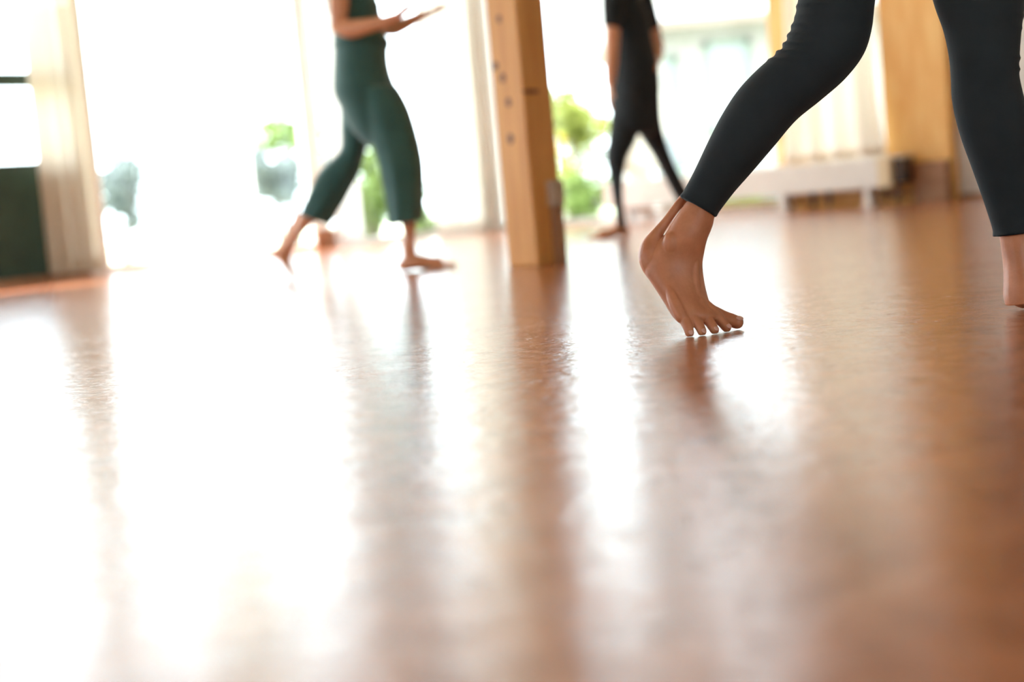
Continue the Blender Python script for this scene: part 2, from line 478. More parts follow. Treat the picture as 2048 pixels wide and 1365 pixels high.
bm = BM(); box(bm, PF, HW + 0.03, HW + 0.036, o0 + 0.012, o1 - 0.012, b.z + 0.02, a.z - 0.02, 0.002); obj('socket_cover', bm, BEIGE_PLASTIC, sk)
bm = BM(); box(bm, PF, HW, HW + 0.018, o0 + 0.012, o1, 0.0, b.z, 0.003); obj('cable_duct', bm, CONDUIT, post)

# ------------------------------------------------------------------ curtains
def curtain(fr, a0, a1, z0, z1, off, pleats, amp, m, label, seed=0, flare=None, group=None, phase=0.0):
    rnd = random.Random(seed)
    n = pleats * 10
    nz = 28
    ph = [rnd.uniform(-0.5, 0.5) for _ in range(pleats + 2)]
    am = [rnd.uniform(0.65, 1.25) for _ in range(pleats + 2)]
    verts, faces = [], []
    for j in range(nz + 1):
        z = z0 + (z1 - z0) * j / nz
        h = j / nz
        for i in range(n + 1):
            t = i / n
            k = t * pleats; ki = int(min(k, pleats - 1)); fr_ = k - ki
            A = am[ki] * (1 - fr_) + am[ki + 1] * fr_
            w = math.sin(2 * math.pi * (k + phase) + ph[ki] * (1 - fr_) + ph[ki + 1] * fr_)
            o = off + amp * A * w * (0.75 + 0.25 * (1 - h)) + 0.01 * math.sin(5 * h + 3 * t + seed)
            a = a0 + (a1 - a0) * t + 0.012 * math.sin(4 * h + 9 * t + seed)
            if flare: a, o = flare(a, o, t, z)
            verts.append(fr(a, o, z))
    for j in range(nz):
        for i in range(n):
            q = j * (n + 1) + i
            faces.append((q, q + 1, q + n + 2, q + n + 1))
    me = bpy.data.meshes.new('drape'); me.from_pydata([tuple(v) for v in verts], [], faces)
    root = thing('curtain', label, 'curtain', fr((a0 + a1) / 2, off, z0), group)
    link('drape', me, m, root, None, True)
    # hem band at the bottom and heading tape at the top, following the pleats
    for nm, j0, j1 in (('hem', 0, 1), ('heading', nz - 1, nz)):
        vv, ff = [], []
        zz = [(0.0, 1.0)] if nm == 'hem' else [(0.0, 1.0)]
        for i in range(n + 1):
            for j in (j0, j1):
                p = Vector(verts[j * (n + 1) + i]) + (fr(0, 0.004, 0) - fr(0, 0, 0))
                if nm == 'hem' and j == j1: p = Vector(verts[j0 * (n + 1) + i]) * 0.4 + p * 0.6
                vv.append(tuple(p))
        for i in range(n): ff.append((2 * i, 2 * i + 2, 2 * i + 3, 2 * i + 1))
        m2 = bpy.data.meshes.new(nm); m2.from_pydata(vv, [], ff)
        link(nm, m2, m, root, None, True)
    return root

def rail(fr, a0, a1, z, off, label):
    root = thing('curtain_rail', label, 'curtain rail', fr((a0 + a1) / 2, off, z))
    bm = BM(); tube(bm, [(fr(a0, off, z), 0.014), (fr((a0 + a1) / 2, off, z), 0.014), (fr(a1, off, z), 0.014)], 10, 1); obj('rod', bm, METAL_DARK, root, None, True)
    for a in (a0 + 0.1, (a0 + a1) / 2, a1 - 0.1):
        bm = BM(); box(bm, fr, a - 0.01, a + 0.01, 0.0, off, z - 0.01, z + 0.01); obj('bracket', bm, METAL_DARK, root)
rail(LW, 0.15, 7.5, 3.98, 0.14, 'dark metal curtain rail above the tall window wall with the green door')
rail(RW, 1.7, 4.45, 3.45, 0.14, 'dark metal curtain rail above the low radiator')

curtain(LW, 4.13, 4.56, 0.035, 3.96, 0.12, 5, 0.045, CURTAIN_BEIGE, 'beige pleated curtain hanging beside the dark green door', 1)
curtain(LW, 2.74, 3.66, 0.02, 3.96, 0.12, 9, 0.04, CURTAIN_SHEER, 'wide sheer white curtain between green door and green-clothed person', 2)
curtain(LW, 1.68, 1.98, 0.03, 3.96, 0.14, 3, 0.04, CURTAIN_SHEER, 'narrow cream curtain seen behind the legs of the green-clothed person', 3)
curtain(LW, 0.24, 0.80, 0.03, 3.96, 0.12, 6, 0.045, CURTAIN_CREAM, 'cream curtain just beside the timber post, near the room corner', 4)
curtain(RW, 1.72, 2.28, 0.42, 3.43, 0.14, 5, 0.04, CURTAIN_CREAM, 'cream curtain behind the person in black, reaching to the radiator', 5)
def sweep(a, o, t, z):
    k = max(0.0, min(1.0, (1.35 - z) / 1.0))
    return a + 0.10 * k ** 2 * (0.3 + t), o + 0.16 * k
curtain(RW, 3.50, 4.23, 0.352, 3.43, 0.15, 4, 0.062, CURTAIN_WARM, 'warm white gathered curtain sweeping down onto the low radiator', 6, sweep)

# ------------------------------------------------------------------ low radiator
rad = thing('radiator', 'long low white radiator raised on short feet under the curtains', 'radiator', RW(3.1, 0.3, 0))
bm = BM(); box(bm, RW, 1.75, 4.33, 0.33, 0.37, 0.13, 0.34, 0.006); obj('front_panel', bm, RADIATOR_WHITE, rad)
bm = BM(); box(bm, RW, 4.33, 4.43, 0.27, 0.375, 0.128, 0.342, 0.006); obj('end_cap', bm, RADIATOR_CREAM, rad)
bm = BM(); box(bm, RW, 1.78, 4.50, 0.16, 0.325, 0.15, 0.325, 0.004); obj('fin_block', bm, METAL_DARK, rad)
bm = BM(); box(bm, RW, 1.75, 4.50, 0.14, 0.335, 0.328, 0.345, 0.003); obj('top_grille', bm, RADIATOR_WHITE, rad)
bm = BM(); tube(bm, [(RW(3.06, 0.37, 0.23), 0.02), (RW(3.06, 0.385, 0.23), 0.02)], 16, 1, False); obj('plug', bm, ORANGE_KNOB, rad, None, True)
for a in (1.95, 2.75, 3.5, 4.22):
    bm = BM(); box(bm, RW, a - 0.028, a + 0.028, 0.24, 0.35, 0.012, 0.14, 0.005); box(bm, RW, a - 0.045, a + 0.045, 0.22, 0.36, 0.0, 0.015, 0.003); obj('foot', bm, RADIATOR_WHITE, rad)
for z, o in ((0.07, 0.22), (0.105, 0.26)):
    bm = BM(); tube(bm, [(RW(1.8, o, z), 0.011), (RW(3.2, o, z), 0.011), (RW(4.48, o, z), 0.011)], 10, 2); obj('pipe', bm, COPPER, rad, None, True)
for a in (3.72, 3.86, 4.33, 4.42):
    bm = BM(); tube(bm, [(RW(a, 0.27, 0.03), 0.014), (RW(a, 0.27, 0.09), 0.02), (RW(a, 0.27, 0.14), 0.014)], 12, 2); obj('valve', bm, METAL_DARK, rad, None, True)

# ------------------------------------------------------------------ garden and outbuilding
GROUND = vary(mat('garden_ground', (0.36, 0.37, 0.30), 0.9), (0.28, 0.33, 0.18), (0.45, 0.44, 0.38), 0.6)
bm = BM(); box(bm, XYZ, -45, 45, -30, 60, -0.35, -0.12); struct('ground', bm, GROUND)

LEAF_GREY = leaf_mat('leaf_grey_green', (0.16, 0.19, 0.19), (0.22, 0.255, 0.245))
LEAF_MID = leaf_mat('leaf_mid_green', (0.09, 0.12, 0.09), (0.14, 0.18, 0.11))
LEAF_BRIGHT = leaf_mat('leaf_bright_green', (0.13, 0.20, 0.055), (0.22, 0.29, 0.09))
LEAF_YELLOW = leaf_mat('leaf_yellow_green', (0.20, 0.24, 0.05), (0.32, 0.34, 0.09))
PETAL = leaf_mat('yellow_petal', (0.45, 0.26, 0.01), (0.55, 0.36, 0.02))
BARK = vary(mat('bark', (0.12, 0.08, 0.05), 0.9), (0.09, 0.06, 0.04), (0.16, 0.11, 0.07), 20)

def foliage(center, radii, count, size, clumps=14, seed=0):
    rng = np.random.default_rng(seed)
    cl = rng.normal(size=(clumps, 3)); cl /= np.linalg.norm(cl, axis=1)[:, None]
    cl *= rng.uniform(0.15, 0.95, (clumps, 1))
    idx = rng.integers(0, clumps, count)
    off = rng.normal(size=(count, 3)); off /= np.linalg.norm(off, axis=1)[:, None]
    off *= (rng.uniform(0, 1, (count, 1)) ** 0.45) * rng.uniform(0.20, 0.45, (clumps, 1))[idx]
    p = (cl[idx] + off) * np.array(radii) + np.array(center)
    p[:, 2] = np.maximum(p[:, 2], -0.1)
    d = rng.normal(size=(count, 3)); d /= np.linalg.norm(d, axis=1)[:, None]
    e = rng.normal(size=(count, 3)); e -= d * (d * e).sum(1)[:, None]; e /= np.linalg.norm(e, axis=1)[:, None]
    s = size * rng.uniform(0.6, 1.3, (count, 1))
    v = np.stack([p - d * s, p + e * s * 0.42, p + d * s, p - e * s * 0.42], 1).reshape(-1, 3)
    me = bpy.data.meshes.new('foliage')
    me.from_pydata(v.tolist(), [], np.arange(count * 4).reshape(-1, 4).tolist())
    return me

def shrub(name, label, cat, px, py0, py1, Y, wpx, m, seed, count=2200, size=0.05, stems=5, group=None):
    top, bot = P(px, py0, Y), P(px, py1, Y)
    S = FPX / Y
    rx, rzz = wpx / 2 / S, (top.z - max(bot.z, -0.1)) / 2
    c = Vector((top.x * 0.5 + bot.x * 0.5, Y, (top.z + max(bot.z, -0.1)) / 2))
    root = thing(name, label, cat, (c.x, c.y, -0.12), group)
    link('foliage', foliage(c, (rx * 1.3, max(rx * 1.1, 0.35), rzz * 1.25), count, size, 26, seed), m, root)
    rnd = random.Random(seed)
    for k in range(stems):
        bm = BM(); e = c + Vector((rnd.uniform(-.6, .6) * rx, rnd.uniform(-.4, .4) * rx, rnd.uniform(-0.1, .5) * rzz))
        b0 = Vector((c.x + rnd.uniform(-.15, .15) * rx, c.y + rnd.uniform(-.1, .1), -0.12))
        tube(bm, [(b0, 0.022), ((b0 + e) / 2 + Vector((rnd.uniform(-.05, .05), 0, 0)), 0.015), (e, 0.006)], 7, 2); obj('stem', bm, BARK, root, None, True)
    return root
shrub('garden_bush', 'grey-green bush outside, between the beige curtain and sheer curtain', 'bush', 240, 300, 455, 17.5, 95, LEAF_GREY, 1, 2600, .05)
shrub('garden_bush', 'grey-green hedge bush outside, right of the sheer curtain', 'bush', 560, 300, 425, 19, 160, LEAF_GREY, 2, 3000, .055)
shrub('garden_bush', 'pale green treetop rising above the grey-green hedge outside', 'bush', 580, 215, 320, 22, 130, LEAF_BRIGHT, 3, 1500, .06)
shrub('garden_bush', 'leafy bright green bush outside between the legs in green culottes', 'bush', 738, 290, 480, 15.5, 85, LEAF_BRIGHT, 4, 2200, .05)
shrub('garden_bush', 'low green bush outside just right of the front green trouser leg', 'bush', 845, 385, 478, 15.0, 60, LEAF_BRIGHT, 5, 900, .045)
shrub('garden_bush', 'tall green bush outside peeping out left of the post', 'bush', 985, 120, 462, 16.5, 70, LEAF_BRIGHT, 6, 1800, .045)
shrub('garden_bush', 'tall yellow-green bush outside between post and person in black', 'bush', 1155, 170, 300, 17.0, 150, LEAF_YELLOW, 7, 2200, .055)
shrub('garden_bush', 'low bright green bush outside at the foot of the yellow-green bush', 'bush', 1160, 345, 452, 15.0, 150, LEAF_BRIGHT, 8, 2000, .045)
shrub('garden_bush', 'small bush outside seen under the radiator', 'bush', 1490, 395, 440, 15.0, 150, LEAF_BRIGHT, 9, 900, .04)
fl = shrub('flowering_plant', 'upright plant with yellow flowers outside, along the right edge of the post', 'plant', 1130, 270, 430, 15.8, 36, LEAF_YELLOW, 10, 500, .045, 4)
c = P(1132, 350, 15.7)
link('blossoms', foliage(c, (.13, .13, .42), 420, .035, 16, 77), PETAL, fl)
# pale garden table between the bushes
GT = mat('pale_table', (0.30, 0.31, 0.32), 0.7)
tp = P(1190, 296, 18.6)
tb = thing('garden_table', 'pale grey garden table standing outside among the green bushes', 'table', (tp.x, tp.y, -0.12))
bm = BM(); box(bm, XYZ, tp.x - .32, tp.x + .32, tp.y - .3, tp.y + .3, tp.z - .05, tp.z, .01); obj('table_top', bm, GT, tb)
bm = BM(); box(bm, XYZ, tp.x - .28, tp.x + .28, tp.y - .26, tp.y + .26, tp.z - .2, tp.z - .05, .005); obj('apron', bm, GT, tb)
for sx in (-1, 1):
    for sy in (-1, 1):
        bm = BM(); box(bm, XYZ, tp.x + sx * .26 - .025, tp.x + sx * .26 + .025, tp.y + sy * .24 - .025, tp.y + sy * .24 + .025, -.12, tp.z - .05); obj('leg', bm, GT, tb)

# white outbuilding beyond the right-hand windows
HOUSE = vary(mat('house_plaster', (0.20, 0.19, 0.185), 0.9), (0.25, 0.24, 0.23), (0.28, 0.27, 0.26), 2)
HROOF = vary(mat('house_roof', (0.30, 0.29, 0.29), 0.8), (0.27, 0.26, 0.26), (0.33, 0.32, 0.32), 6)
HTRIM = mat('house_fascia', (0.2, 0.15, 0.12), 0.7)
HFRAME = mat('house_window_frame', (0.15, 0.19, 0.15), 0.6)
HGLASS = mat('house_window_glass', (0.2, 0.22, 0.24), 0.1)
hs = thing('outbuilding', 'pale outbuilding with gently pitched roof outside the right-hand windows', 'building', (4.4, 22.5, -0.12))
bm = BM(); box(bm, XYZ, 2.05, 7.0, 20.0, 25.0, -0.12, 2.46); obj('wall', bm, HOUSE, hs)
bm = BM()
vs = [bm.verts.new(p_) for p_ in ((1.75, 19.6, 2.46), (7.3, 19.6, 2.46), (7.3, 22.5, 3.9), (1.75, 22.5, 3.9), (1.75, 25.4, 2.46), (7.3, 25.4, 2.46))]
for q in ((0, 1, 2, 3), (3, 2, 5, 4), (0, 3, 4), (1, 5, 2), (0, 4, 5, 1)): bm.faces.new([vs[i] for i in q])
obj('roof', bm, HROOF, hs)
bm = BM(); box(bm, XYZ, 1.75, 7.3, 19.53, 19.6, 2.38, 2.5); obj('fascia', bm, HTRIM, hs)
for x0, x1, z0, z1 in ((3.0, 3.65, 0.9, 2.2), (2.3, 2.62, 0.0, 2.05)):
    bm = BM()
    for q in ((x0, x1, z0, z0 + .07), (x0, x1, z1 - .07, z1), (x0, x0 + .07, z0, z1), (x1 - .07, x1, z0, z1)): box(bm, XYZ, q[0], q[1], 19.95, 20.0, q[2], q[3])
    w = obj('window', bm, HFRAME, hs)
    bm = BM(); box(bm, XYZ, x0 + .07, x1 - .07, 19.975, 20.0, z0 + .07, z1 - .07); obj('pane', bm, HGLASS, w)

# ------------------------------------------------------------------ people
def head_parts(bm, c, face, r=0.098):
    """skull, jaw, nose, ears, lips, brow at centre c looking along face"""
    f = Vector(face).normalized(); side = f.cross(Vector((0, 0, 1))).normalized(); up = side.cross(f)
    rot = Matrix((side, f, up)).transposed()
    ball(bm, c + up * 0.025, r, (0.80, 0.98, 0.98), rot)
    ball(bm, c + f * 0.028 - up * 0.055, r * 0.72, (0.86, 0.95, 0.95), rot)
    tube(bm, [(c + f * 0.088 + up * 0.01, 0.008), (c + f * 0.104 - up * 0.015, 0.011), (c + f * 0.108 - up * 0.03, 0.014)], 10, 2)
    tube(bm, [(c + f * 0.088 + side * .02 - up * 0.060, 0.007), (c + f * 0.095 - up * 0.060, 0.010), (c + f * 0.088 - side * .02 - up * 0.060, 0.007)], 8, 2)
    ball(bm, c + f * 0.078 - up * 0.098, 0.022, (1.1, .9, .8), rot, 2)
    for sgn in (-1, 1):
        ball(bm, c + side * sgn * 0.079 - up * 0.012 - f * 0.005, 0.03, (0.3, 0.62, 1.0), rot, 2)
        tube(bm, [(c + f * 0.082 + side * sgn * .018 + up * .028, .008), (c + f * 0.080 + side * sgn * .042 + up * .028, .008)], 8, 1)
    return rot

def face_children(parent, c, face, hair_mat, long_hair=False):
    f = Vector(face).normalized(); side = f.cross(Vector((0, 0, 1))).normalized(); up = side.cross(f)
    rot = Matrix((side, f, up)).transposed()
    for sgn in (-1, 1):
        bm = BM(); ball(bm, c + f * 0.076 + side * sgn * 0.031 + up * 0.010, 0.0115, (1, 1, .8), rot, 2); obj('eye', bm, EYE, parent, None, True)
    bm = BM()
    ball(bm, c + up * 0.04 - f * 0.014, 0.104, (0.84, 0.97, 0.96), rot)
    if long_hair:
        ball(bm, c - f * 0.11 + up * 0.05, 0.048, (1, 1, 1), rot)
    else:
        ball(bm, c - f * 0.05 - up * 0.03, 0.07, (1.05, .8, 1), rot)
    fuse('hair', bm, hair_mat, parent, 0.008, 2)

def hand(bm, wrist, direc, palm_n, thumb_side, scale=1.0, curl=0.25, spread=0.10):
    """wrist point, direction of the fingers, palm normal (the way the fingers curl), side on which the thumb leaves"""
    d = Vector(direc).normalized(); n_ = Vector(palm_n); n_ = (n_ - d * n_.dot(d)).normalized(); s = Vector(thumb_side)
    s = (s - d * s.dot(d) - n_ * s.dot(n_)).normalized()
    k = scale
    tube(bm, [(wrist, .022 * k, 1.15), (wrist + d * .03 * k, .019 * k, 1.0), (wrist + d * .05 * k, .018 * k, 1.0)], 12, 2)
    base = wrist + d * .088 * k
    for j, (off, ln, r) in enumerate(((.031, .070, .0085), (.0105, .078, .0088), (-.0105, .072, .0083), (-.030, .057, .0075))):
        b0 = wrist + d * .025 * k + s * off * .55 * k
        b1 = base + s * off * k
        dd = (d + s * off / .031 * spread).normalized()
        e1 = b1 + (dd + n_ * curl * .5).normalized() * ln * .42 * k
        e2 = e1 + (dd + n_ * curl * 1.3).normalized() * ln * .32 * k
        e3 = e2 + (dd + n_ * curl * 2.0).normalized() * ln * .26 * k
        tube(bm, [(b0, .0125 * k), (b1, .0115 * k), (e1, r * 1.02 * k), (e2, r * .92 * k), (e3, r * .78 * k)], 10, 2)
    t0 = wrist + d * .022 * k + s * .018 * k
    t1 = t0 + (s * .8 + d * .75 + n_ * .15).normalized() * .042 * k
    t2 = t1 + (s * .35 + d + n_ * .25).normalized() * .034 * k
    t3 = t2 + (s * .1 + d + n_ * .35).normalized() * .024 * k
    tube(bm, [(t0, .015 * k), (t1, .0125 * k), (t2, .0105 * k), (t3, .0085 * k)], 10, 2)

def foot_flat(bm, ankle, heading, L=0.235, side_sign=1, r_ankle=0.036, lift=0.0):
    """a foot standing flat: ankle point above it, heading (unit, horizontal); side_sign +1 puts the big toe on heading x up side"""
    f = Vector((heading[0], heading[1], 0)).normalized(); s = Vector((-f.y, f.x, 0)) * side_sign
    g = Vector((ankle.x, ankle.y, 0))
    heel = g - f * 0.045
    tube(bm, [(ankle + Vector((0, 0, .05)), r_ankle), (ankle, r_ankle * 1.05), (g - f * .012 + Vector((0, 0, .035)), .032), (heel + Vector((0, 0, .028)) + f * .012, .027)], 16, 3)
    tube(bm, [(heel + f * .02 + Vector((0, 0, .03)), .029, 1), (g + f * .03 + Vector((0, 0, .040)), .038, .9), (g + f * .085 + Vector((0, 0, .028)), .0275, 1.2), (g + f * (L * .52) + Vector((0, 0, .02)), .0195, 2.0), (g + f * (L * .60) + Vector((0, 0, .014)), .013, 2.9)], 18, 4)
    for off, ln, r in ((.034, .062, .0125), (.013, .056, .0088), (-.004, .048, .0083), (-.020, .038, .008), (-.034, .027, .0078)):
        b = g + f * (L * .50 + (off * .5)) + s * off * .95
        tube(bm, [(b + Vector((0, 0, .016)), r * 1.1), (b + f * ln * .55 + Vector((0, 0, r * 1.3)), r), (b + f * ln + Vector((0, 0, r * .98)), r * .92)], 10, 2)
    for sg in (-1, 1):
        ball(bm, ankle + s * sg * .019 - f * .003 - Vector((0, 0, .010)), .017, (1, 1, 1), None, 2)

# ---------------- person in black leggings (foreground)
YL = 2.60
root_a = thing('person', 'person in black leggings striding, back heel lifted, nearest to camera', 'person', (0.62, 2.63, 0))
bm = BM()
# raised right foot: lower shin, heel, instep, ball
limb(bm, [(1476, 300, 1512, 304, 2.66, .028), (1438, 345, 1478, 352, 2.67, .029), (1402, 380, 1450, 392, 2.675, .031), (1377, 400, 1432, 422, 2.68, .031),
          (1350, 436, 1425, 452, 2.68, .032), (1332, 466, 1414, 480, 2.68, .034), (1306, 496, 1408, 507, 2.685, .0345), (1290, 520, 1405, 528, 2.685, .034),
          (1290, 545, 1407, 552, 2.68, .034), (1305, 570, 1412, 580, 2.67, .035), (1322, 596, 1419, 604, 2.66, .037), (1337, 621, 1427, 617, 2.650, .038), (1347, 636, 1438, 627, 2.643, .034), (1360, 648, 1440, 636, 2.638, .022)], 36, 5)
# heel and Achilles tendon
tube(bm, [(P(1382, 382, 2.70), .010), (P(1358, 408, 2.70), .0085), (P(1333, 442, 2.70), .0085), (P(1313, 470, 2.698), .0125), (P(1303, 494, 2.695), .021), (P(1302, 518, 2.69), .0235), (P(1314, 543, 2.685), .022), (P(1332, 570, 2.675), .017)], 18, 4)
ball(bm, P(1343, 488, 2.663), .0185, (.9, .8, 1.25)); ball(bm, P(1384, 500, 2.712), .014)
# tendons over the instep, outer edge bulge
for pts in ([(1396, 450, 2.680), (1391, 500, 2.677), (1391, 560, 2.657), (1398, 618, 2.634)], [(1378, 480, 2.680), (1374, 560, 2.657), (1378, 616, 2.631)]):
    tube(bm, [(P(*q), .0085) for q in pts], 12, 3)
tube(bm, [(P(1380, 540, 2.685), .015), (P(1389, 575, 2.680), .0165), (P(1398, 602, 2.674), .0163), (P(1413, 625, 2.668), .0148), (P(1436, 637, 2.664), .0138)], 16, 4)
tube(bm, [(P(1340, 580, 2.645), .010), (P(1352, 610, 2.63), .0135), (P(1364, 634, 2.618), .013)], 12, 3)
# toes: little toe at the left, big toe at the right
TOES = [
    [(1362, 618, 2.634, .0135), (1370, 640, 2.616, .0112), (1376, 0, 2.604, .0095, .0170), (1379, 0, 2.599, .0086, .0075)],
    [(1380, 612, 2.636, .0145), (1390, 637, 2.618, .0113), (1399, 0, 2.606, .0097, .0175), (1404, 0, 2.600, .0087, .0078)],
    [(1398, 609, 2.642, .0145), (1411, 633, 2.626, .0113), (1422, 0, 2.614, .0097, .0180), (1429, 0, 2.607, .0088, .0080)],
    [(1407, 611, 2.652, .0135), (1431, 629, 2.638, .0115), (1444, 0, 2.628, .0100, .0190), (1453, 0, 2.622, .0092, .0087)],
    [(1417, 624, 2.670, .0165), (1446, 636, 2.662, .0142), (1463, 0, 2.655, .0132, .0180), (1474, 0, 2.650, .0126, .0138)]]
NAILS = []
for toe in TOES:
    pts = []
    for q in toe:
        if len(q) == 5: pts.append((PZ(q[0], q[2], q[4]), q[3]))
        else: pts.append((P(q[0], q[1], q[2]), q[3]))
    tube(bm, pts, 14, 4)
    NAILS.append((pts[-2], pts[-1]))
# front left foot: heel and instep visible at the frame edge, toes beyond
limb(bm, [(1985, 360, 2058, 352, 2.56, .034), (1996, 440, 2066, 430, 2.56, .030), (2002, 485, 2064, 478, 2.56, .028), (2008, 530, 2066, 524, 2.555, .030), (2009, 560, 2078, 548, 2.55, .032), (2008, 592, 2092, 570, 2.545, .032), (2012, 612, 2098, 596, 2.54, .028)], 30, 5)
fx = P(2086, 560, 2.55)
foot_flat(bm, Vector((fx.x, 2.55, 0.065)), (0.93, -0.36), 0.235, 1, .029)
# body above (hips, trunk, arms, head) – mostly beyond the top of the frame
hip = Vector((0.76, 2.64, 0.93))
for rows in ([(1655, -330, 1850, -330, 2.68, .075), (1622, -60, 1742, -70, 2.65, .052), (1622, 10, 1722, 10, 2.648, .044), (1610, 80, 1706, 80, 2.644, .04), (1556, 150, 1676, 140, 2.64, .040), (1468, 228, 1570, 232, 2.648, .038), (1432, 290, 1530, 292, 2.655, .036), (1408, 345, 1484, 350, 2.665, .032)],
             [(1800, -330, 1990, -330, 2.58, .06), (1862, -100, 2022, -100, 2.57, .05), (1916, 110, 2018, 110, 2.56, .04), (1924, 200, 2028, 200, 2.56, .038), (1960, 330, 2054, 330, 2.56, .036), (1990, 440, 2070, 440, 2.56, .031)]):
    limb(bm, rows, 24, 3)
tube(bm, [(hip + Vector((0, 0, -.08)), .13), (hip + Vector((.01, 0, .06)), .145), (hip + Vector((.02, 0, .22)), .115), (hip + Vector((.04, 0, .40)), .125), (hip + Vector((.05, 0, .50)), .10)], 20, 4)
nk = hip + Vector((.06, 0, .56))
tube(bm, [(nk + Vector((-.01, 0, -.06)), .075), (nk, .052), (nk + Vector((.015, 0, .06)), .052)], 14, 3)
hd = nk + Vector((.035, 0, .135))
head_parts(bm, hd, (1, -.05, -.1))
for sg in (-1, 1):
    sh = nk + Vector((-.01, sg * .17, -.07)); el = sh + Vector((-.03 + sg * .04, sg * .06, -.27)); wr = el + Vector((.06, sg * .02, -.23))
    tube(bm, [(nk + Vector((-.01, sg * .05, -.05)), .05), (sh, .052), ((sh + el) / 2, .043), (el, .037), ((el + wr) / 2, .034), (wr, .024)], 14, 3)
    hand(bm, wr, wr - el, (0, -sg, 0), (1, 0, 0))
fuse('body', bm, SKIN, root_a, 0.0016, 3, 0.5, lambda m_: cut_below(m_, 0.001))
for (p0, r0), (p1, r1) in NAILS:
    d_ = (p1 - p0).normalized(); up_ = (Vector((.1, -.5, 1)) - d_ * Vector((.1, -.5, 1)).dot(d_)).normalized()
    rot = Matrix((d_.cross(up_), d_, up_)).transposed()
    bm = BM(); ball(bm, p1 + up_ * r1 * .88 + d_ * r1 * .25, r1 * .68, (.85, .95, .22), rot, 2); obj('toenail', bm, NAIL, root_a, None, True)
face_children(root_a, hd, (1, -.05, -.1), HAIR_BROWN, True)

# leggings
bm = BM()
limb(bm, [(1700, -420, 1905, -420, 2.70, .10), (1652, -330, 1868, -330, 2.69, .092), (1625, -190, 1806, -200, 2.67, .080), (1604, -60, 1762, -70, 2.655, .070), (1597, 0, 1749, 0, 2.65, .063), (1587, 45, 1742, 60, 2.645, .060),
          (1566, 95, 1726, 110, 2.64, .058), (1521, 133, 1690, 158, 2.64, .057), (1478, 178, 1640, 202, 2.645, .056), (1445, 228, 1592, 241, 2.65, .055), (1418, 280, 1551, 289, 2.655, .052),
          (1392, 335, 1505, 343, 2.665, .045), (1374, 370, 1468, 385, 2.675, .040), (1362, 390, 1434, 430, 2.68, .037), (1360, 394, 1431, 436, 2.68, .0365)], 36, 6)
limb(bm, [(1770, -420, 1990, -420, 2.60, .10), (1790, -330, 2010, -330, 2.59, .09), (1822, -200, 2030, -200, 2.58, .08), (1846, -100, 2042, -100, 2.575, .070), (1868, 0, 2047, 0, 2.57, .062), (1889, 60, 2040, 60, 2.565, .059),
          (1900, 110, 2036, 110, 2.56, .057), (1904, 150, 2035, 150, 2.56, .056), (1907, 205, 2046, 200, 2.56, .055), (1922, 270, 2062, 262, 2.56, .052), (1945, 335, 2070, 326, 2.56, .047), (1966, 395, 2076, 386, 2.56, .041), (1984, 450, 2079, 440, 2.56, .037), (1989, 474, 2079, 460, 2.56, .036)], 36, 6)
tube(bm, [(hip + Vector((-.005, 0, -.10)), .135), (hip + Vector((0, 0, .0)), .15), (hip + Vector((.01, 0, .10)), .145), (hip + Vector((.015, 0, .14)), .135)], 24, 4)
# bunched creases behind the bent knee, on the front knee and hems
def creases(rows, ys, side_sign, r, length):
    for (xa, ya, xb, yb, Y, rb) in rows:
        A, B = P(xa, ya, Y), P(xb, yb, Y)
        c_, s_ = (A + B) / 2, (A - B) / 2
        pts = []
        for k in range(9):
            an = -length + 2 * length * k / 8
            pts.append((c_ + s_ * math.cos(an) + Vector((0, 1, 0)) * math.sin(an) * rb, r * (0.35 + 0.65 * math.cos(an / length * 1.45))))
        tube(bm, pts, 8, 2)
creases([(1600, -12, 1742, -4, 2.65, .063), (1597, 12, 1742, 22, 2.648, .062), (1593, 34, 1738, 52, 2.647, .061), (1586, 52, 1735, 74, 2.645, .060), (1578, 70, 1730, 96, 2.643, .059), (1569, 88, 1722, 112, 2.641, .058), (1556, 104, 1712, 126, 2.64, .058), (1540, 120, 1700, 142, 2.64, .057)], None, 1, .0042, 1.15)
creases([(2044, 8, 1875, 14, 2.569, .061), (2042, 34, 1884, 40, 2.567, .060), (2038, 58, 1892, 62, 2.565, .059), (2035, 118, 1902, 116, 2.56, .057), (2034, 140, 1904, 136, 2.56, .056)], None, 1, .0034, .9)
creases([(1361, 391, 1432, 434, 2.68, .037), (1432, 434, 1361, 391, 2.68, .037), (1988, 472, 2079, 459, 2.56, .036), (2079, 459, 1988, 472, 2.56, .036)], None, 1, .0022, 1.7)
fuse('leggings', bm, LEGGING, root_a, 0.0034, 2, 0.5)
bm = BM()
tube(bm, [(hip + Vector((.01, 0, .05)), .168), (hip + Vector((.02, 0, .22)), .125), (hip + Vector((.04, 0, .40)), .138), (hip + Vector((.05, 0, .49)), .112)], 24, 4)
for sg in (-1, 1):
    sh = nk + Vector((-.01, sg * .17, -.07)); el = sh + Vector((-.03 + sg * .04, sg * .06, -.27))
    tube(bm, [(nk + Vector((-.01, sg * .06, -.07)), .062), (sh, .061), (sh * .55 + el * .45, .052)], 14, 3)
fuse('top', bm, GREY_TOP, root_a, 0.007, 3)

# ---------------- person in dark green (middle distance)
YT = 6.48
root_b = thing('person', 'person in dark green top and wide culottes walking with palms raised', 'person', P(760, 545, 6.45) * 1.0)
root_b.location.z = 0
bm = BM()
